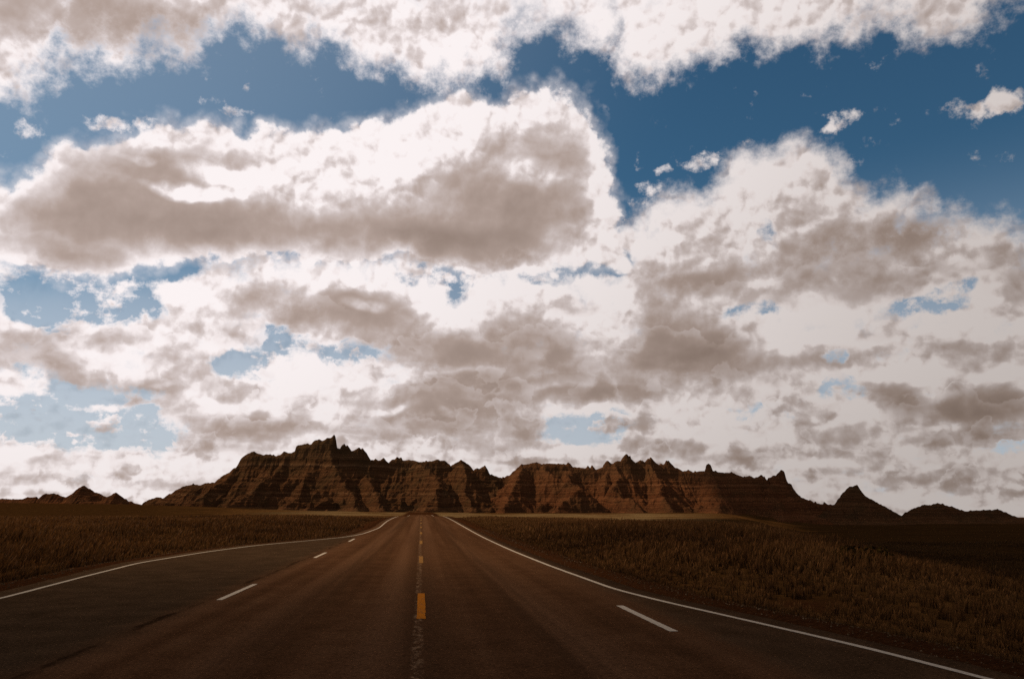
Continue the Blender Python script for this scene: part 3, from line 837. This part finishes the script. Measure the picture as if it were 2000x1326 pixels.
# ================================================================== an added, unseen cloud that shades the foreground
def add_shade_cloud():
    """an unseen cumulus added beyond the upper left of the view, its footprint shaped to lay shade over the near road and the right-hand fields"""
    poly = np.array([(-260, -180), (-230, 110), (-120, 110), (-66, 70), (-36, 42), (-15, 18), (-4, 5), (4, 5), (8, 14), (12, 26), (22, 58), (54, 146), (148, 330), (208, 470), (238, 560), (262, 640), (300, 760),
                     (760, 800), (760, -180)], float)
    r = np.random.default_rng(77)

    def inside(px_, py_):
        c = False
        for (x1, y1), (x2, y2) in zip(poly, np.roll(poly, -1, 0)):
            if (y1 > py_) != (y2 > py_) and px_ < (x2 - x1) * (py_ - y1) / (y2 - y1) + x1: c = not c
        return c

    def dist(px_, py_):
        a = poly; b = np.roll(poly, -1, 0); v_ = b - a
        t = np.clip(((px_ - a[:, 0]) * v_[:, 0] + (py_ - a[:, 1]) * v_[:, 1]) / (v_ ** 2).sum(1), 0, 1)
        return np.hypot(px_ - a[:, 0] - t * v_[:, 0], py_ - a[:, 1] - t * v_[:, 1]).min()
    sh = bmesh.new(); bmesh.ops.create_icosphere(sh, subdivisions=3, radius=1.0)
    sv = np.array([v_.co for v_ in sh.verts]); sf = np.array([[v_.index for v_ in f.verts] for f in sh.faces]); sh.free()
    V, F, n = [], [], 0
    alt = 1500.0
    shift = np.array(SUN_DIR) * (alt / SUN_DIR.z)
    for k in range(5000):
        x = r.uniform(-260, 760); y = r.uniform(-180, 800)
        xw = x + 26 * float(vnoise(np.array(x * 0.021), np.array(y * 0.021), 61)); yw = y + 26 * float(vnoise(np.array(x * 0.021), np.array(y * 0.021), 67))
        if not inside(xw, yw): continue
        d = dist(xw, yw)
        if r.random() > (1.0 if d < 30 else 0.30): continue
        rad = min(max(d * 1.02, 2.5), r.uniform(22, 46))
        q = sv * (1 + 0.22 * vnoise(sv[:, 0] * 2.6 + k, sv[:, 1] * 2.6 + sv[:, 2] * 1.7, 3)[:, None] + 0.12 * vnoise(sv[:, 0] * 6 + k, sv[:, 2] * 6 + sv[:, 1] * 4, 5)[:, None])
        q = q * rad
        q[:, 2] = np.where(q[:, 2] < 0, q[:, 2] * 0.4, q[:, 2])
        c0 = np.array([x, y, 0.0]) + shift + np.array([0, 0, r.uniform(0, 0.6) * min(d, 90)])
        c0[:2] += np.array(SUN_DIR)[:2] / SUN_DIR.z * (c0[2] - alt)
        V.append(q + c0); F.append(sf + n); n += len(sv)
    m = Mat('shade_cloud_white', 1.0, 0.0)
    m.b.inputs['Base Color'].default_value = (0.97, 0.97, 0.97, 1)
    tl = m.n('ShaderNodeBsdfTranslucent'); tl.inputs[0].default_value = (0.97, 0.97, 0.97, 1)
    mxs = m.n('ShaderNodeMixShader'); mxs.inputs[0].default_value = 0.6
    m.l(m.b.outputs[0], mxs.inputs[1]); m.l(tl.outputs[0], mxs.inputs[2])
    m.l(mxs.outputs[0], m.t.nodes['Material Output'].inputs['Surface'])
    o = mesh_from('shade_cloud', np.concatenate(V), np.concatenate(F), m.m, smooth=True)
    md = o.modifiers.new('merge', 'REMESH'); md.mode = 'VOXEL'; md.voxel_size = 4.5; md.use_smooth_shade = True
    me = bpy.data.meshes.new_from_object(o.evaluated_get(bpy.context.evaluated_depsgraph_get()))
    o.modifiers.clear(); old_me = o.data; o.data = me; bpy.data.meshes.remove(old_me); me.name = 'shade_cloud'
    if not me.materials: me.materials.append(m.m)
    tag(o, 'unseen cumulus added high overhead to shade the near road and right-hand fields', 'shade_cloud', 'structure')
    return o


add_shade_cloud()


# ================================================================== grass
def grass(name, n, side, seed, mat, label, dmin=8.0, dmax=190.0):
    r = np.random.default_rng(seed)
    d = np.exp(r.uniform(math.log(dmin), math.log(dmax), n * 3))
    a = r.uniform(R(-36), R(4), n * 3) if side < 0 else r.uniform(R(-2), R(50), n * 3)
    x, y = d * np.sin(a), d * np.cos(a)
    off = (xL(y) - 0.7) - x if side < 0 else x - (xR(y) + 0.7)
    # clumps: pull the blades together around tuft centres
    cx = np.round(x / 0.55 + 0.9 * vnoise(x * 2.1, y * 2.1, seed)); cy = np.round(y / 0.55 + 0.9 * vnoise(x * 2.1 + 50, y * 2.1, seed))
    jx = 0.55 * (cx + 0.5 * vnoise(cx * 7.7, cy * 3.3, seed + 1)); jy = 0.55 * (cy + 0.5 * vnoise(cx * 5.1, cy * 9.3, seed + 2))
    k = 0.55 * (d < 40)
    x, y = x + (jx - x) * k, y + (jy - y) * k
    off = (xL(y) - 0.7) - x if side < 0 else x - (xR(y) + 0.7)
    dens = fbm(x * 0.22, y * 0.12, 3, seed + 3)
    edge = 0.9 + 0.9 * fbm(y * 0.25, x * 0.1, 3, seed + 7)
    keep = (off > edge - 0.9) & (off > 0.15) & (r.random(len(x)) < np.clip(0.75 + 0.9 * dens, 0.12, 1) * (0.05 + 0.95 * sstep(off, edge, edge + 1.6)))
    if side > 0: keep &= np.exp(-((x - 7.9) / 0.8) ** 2 - ((y - 15.6) / 1.0) ** 2) < 0.4
    x, y, d, off, dens = (q[keep][:n] for q in (x, y, d, off, dens))
    n = len(x)
    z = ground_z(x, y)
    tall = np.clip(0.38 + 0.42 * fbm(x * 0.10, y * 0.07, 3, seed + 4) + 0.16 * fbm(x * 0.9, y * 0.7, 2, seed + 8), 0.10, 1.0) * (0.35 + 0.65 * sstep(off, 1.0, 4.5)) * (1 - 0.35 * sstep(d, 40, 110))
    h = tall * r.uniform(0.4, 1.3, n)
    w = (0.003 + 0.00075 * d) * r.uniform(0.6, 1.4, n)
    th = r.uniform(0, 2 * math.pi, n)
    lean = h * r.uniform(0.05, 0.45, n)
    ld = R(20) + r.normal(0, 1.1, n)          # a light wind lays the grass over to the right
    lx, ly = lean * np.cos(ld), lean * np.sin(ld)
    bx, by = np.cos(th) * w / 2, np.sin(th) * w / 2
    z0 = z - 0.03
    P0 = np.stack([x - bx, y - by, z0], 1); P1 = np.stack([x + bx, y + by, z0], 1)
    P2 = np.stack([x + bx * 0.7 + lx * 0.35, y + by * 0.7 + ly * 0.35, z + h * 0.6], 1)
    P3 = np.stack([x - bx * 0.7 + lx * 0.35, y - by * 0.7 + ly * 0.35, z + h * 0.6], 1)
    # seed head: the tip widens again on part of the stems
    head = r.random(n) < 0.35
    hw = np.where(head, 1.5, 0.25)
    P4 = np.stack([x + bx * hw + lx * 0.8, y + by * hw + ly * 0.8, z + h * 0.88], 1)
    P5 = np.stack([x - bx * hw + lx * 0.8, y - by * hw + ly * 0.8, z + h * 0.88], 1)
    P6 = np.stack([x + bx * 0.2 + lx, y + by * 0.2 + ly, z + h], 1)
    P7 = np.stack([x - bx * 0.2 + lx, y - by * 0.2 + ly, z + h], 1)
    V = np.stack([P0, P1, P2, P3, P4, P5, P6, P7], 1).reshape(-1, 3)
    i = np.arange(n)[:, None] * 8
    F = np.concatenate([i + np.array([[0, 1, 2, 3]]), i + np.array([[3, 2, 4, 5]]), i + np.array([[5, 4, 6, 7]])])
    o = mesh_from(name, V, F, mat)
    tint = np.clip(0.50 + 0.55 * fbm(x * 0.10, y * 0.05, 4, seed + 5) + 0.30 * fbm(x * 0.6, y * 0.4, 2, seed + 6) + 0.20 * r.standard_normal(n) + (0.24 * sstep(d, 35, 85) if side > 0 else 0.12 * sstep(d, 35, 85)), 0, 1)  # sunlit gold of the far meadow put into the tint, stronger on the right
    tip = np.tile(np.array([0, 0, .5, .5, 1, 1, 1, 1]), n)
    point_attr(o, 'tint', np.repeat(tint, 8)); point_attr(o, 'tip', tip)
    point_attr(o, 'dark_cover', np.repeat(sstep((x - (0.38 * y + 2.5)) / (0.11 * np.abs(y) + 8.0), 0.2, 0.9) if side > 0 else np.zeros(n), 8))
    tag(o, label, 'grass', 'stuff')
    return o


m = Mat('dry_grass', 0.85, 0.03)
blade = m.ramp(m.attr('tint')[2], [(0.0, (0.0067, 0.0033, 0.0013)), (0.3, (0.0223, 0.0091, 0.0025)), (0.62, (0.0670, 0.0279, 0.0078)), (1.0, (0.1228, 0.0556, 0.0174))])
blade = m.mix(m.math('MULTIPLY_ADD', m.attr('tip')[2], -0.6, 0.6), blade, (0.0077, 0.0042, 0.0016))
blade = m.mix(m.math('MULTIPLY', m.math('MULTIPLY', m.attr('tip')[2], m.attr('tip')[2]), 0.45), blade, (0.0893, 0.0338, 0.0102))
blade = m.mix(m.math('MULTIPLY', m.attr('dark_cover')[2], 0.55), blade, (0.0134, 0.0070, 0.0022))
m.base(blade)
tr = m.n('ShaderNodeBsdfTranslucent'); m.l(blade, tr.inputs[0])
ms = m.n('ShaderNodeMixShader'); ms.inputs[0].default_value = 0.3
m.l(m.b.outputs[0], ms.inputs[1]); m.l(tr.outputs[0], ms.inputs[2])
m.l(ms.outputs[0], m.t.nodes['Material Output'].inputs['Surface'])
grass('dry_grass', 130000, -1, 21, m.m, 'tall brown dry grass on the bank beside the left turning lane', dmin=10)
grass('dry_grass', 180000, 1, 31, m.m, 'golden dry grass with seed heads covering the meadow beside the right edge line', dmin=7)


# ================================================================== low shrubs
def shrub_mesh(name, width, height, n, seed, mat, parent):
    """a low mound of many small leaf faces, open towards its edge"""
    r = np.random.default_rng(seed)
    th = r.uniform(0, 2 * math.pi, n); ph = np.arccos(r.uniform(0, 1, n)); rr = r.uniform(0.45, 1.0, n) ** 0.6
    lump = 1 + 0.35 * np.sin(3 * th + seed) * np.sin(ph * 2.0) + 0.18 * np.sin(7 * th + 2 * seed)
    c = np.stack([np.cos(th) * np.sin(ph) * rr * lump * width / 2, np.sin(th) * np.sin(ph) * rr * lump * width / 2, np.cos(ph) * rr * height * lump * 0.9 + 0.02], 1)
    a = r.normal(size=(n, 3)); a /= np.linalg.norm(a, axis=1)[:, None]
    b = np.cross(a, r.normal(size=(n, 3))); b /= np.linalg.norm(b, axis=1)[:, None]
    sz = (width * 0.045 * r.uniform(0.5, 1.3, n))[:, None]
    V = np.stack([c - a * sz, c + b * sz * 0.5, c + a * sz, c - b * sz * 0.5], 1).reshape(-1, 3)
    return mesh_from(name, V, np.arange(n * 4).reshape(-1, 4), mat, parent)


def stem_mesh(width, height, mat, parent, seed):
    r = np.random.default_rng(seed); V, F = [], []
    for k in range(9):
        t = r.uniform(0, 2 * math.pi); e = np.array([math.cos(t) * width * 0.36, math.sin(t) * width * 0.36, height * r.uniform(0.5, 0.85)])
        w = width * 0.012; s_ = np.array([-math.sin(t), math.cos(t), 0]) * w; u_ = np.array([0, 0, w])
        i = len(V); V += [s_, -s_, u_, e + s_ * 0.4, e - s_ * 0.4, e + u_ * 0.4]
        F += [(i, i + 1, i + 4, i + 3), (i + 1, i + 2, i + 5, i + 4), (i + 2, i, i + 3, i + 5)]
    return mesh_from('stem', np.array(V), np.array(F), mat, parent)


m = Mat('shrub_leaf', 0.9, 0.0)
m.base(m.ramp(m.noise(m.pos(), 5.0, 3, 0.6), [(0.3, (0.012, 0.0065, 0.0015)), (0.55, (0.024, 0.013, 0.003)), (0.75, (0.045, 0.025, 0.007))]))
leaf = m.m
m = Mat('shrub_stem', 0.95, 0.0); m.b.inputs['Base Color'].default_value = (0.03, 0.019, 0.011, 1); bark = m.m


def shrub(x, y, width, height, n, seed, label, group=None):
    o = bpy.data.objects.new('shrub', None); col.objects.link(o)
    o.location = (x, y, float(ground_z(x, y)) - 0.03)
    shrub_mesh('foliage', width, height, n, seed, leaf, o); stem_mesh(width, height, bark, o, seed)
    tag(o, label, 'shrub', None, group)
    return o


shrub(12.9, 22.4, 1.7, 0.50, 2600, 3, 'low dark shrub on the edge of the right meadow, below the cone shaped butte')


# loose stones along both shoulders
def gravel(n, seed, mat):
    r = np.random.default_rng(seed)
    side = r.random(n) < 0.5
    y = np.exp(r.uniform(math.log(6.5), math.log(60), n))
    o_ = np.abs(r.normal(0, 0.75, n)) + 0.02
    x = np.where(side, xL(y) - 0.6 - o_, xR(y) + 0.5 + o_)
    rad = (0.005 + 0.014 * r.random(n) ** 3) * (1 + y / 40)
    ico = np.array([(1, 0, 0), (-1, 0, 0), (0, 1, 0), (0, -1, 0), (0, 0, 1), (0, 0, -1)], float)
    fc = np.array([(0, 2, 4), (2, 1, 4), (1, 3, 4), (3, 0, 4), (2, 0, 5), (1, 2, 5), (3, 1, 5), (0, 3, 5)])
    V = ico[None] * rad[:, None, None] * r.uniform(0.55, 1.2, (n, 6, 1)) * np.array([1, 1, 0.7])
    V = V + np.stack([x, y, ground_z(x, y) + rad * 0.2], 1)[:, None, :]
    F = fc[None] + np.arange(n)[:, None, None] * 6
    o = mesh_from('gravel', V.reshape(-1, 3), F.reshape(-1, 3), mat)
    tag(o, 'loose pale gravel scattered along the bare shoulders of the road', 'gravel', 'stuff')


m = Mat('gravel', 0.95, 0.0)
m.base(m.ramp(m.noise(m.pos(), 6.0, 3, 0.7), [(0.3, (0.03, 0.017, 0.008)), (0.5, (0.055, 0.032, 0.016)), (0.72, (0.12, 0.08, 0.048))]))
gravel(5000, 5, m.m)
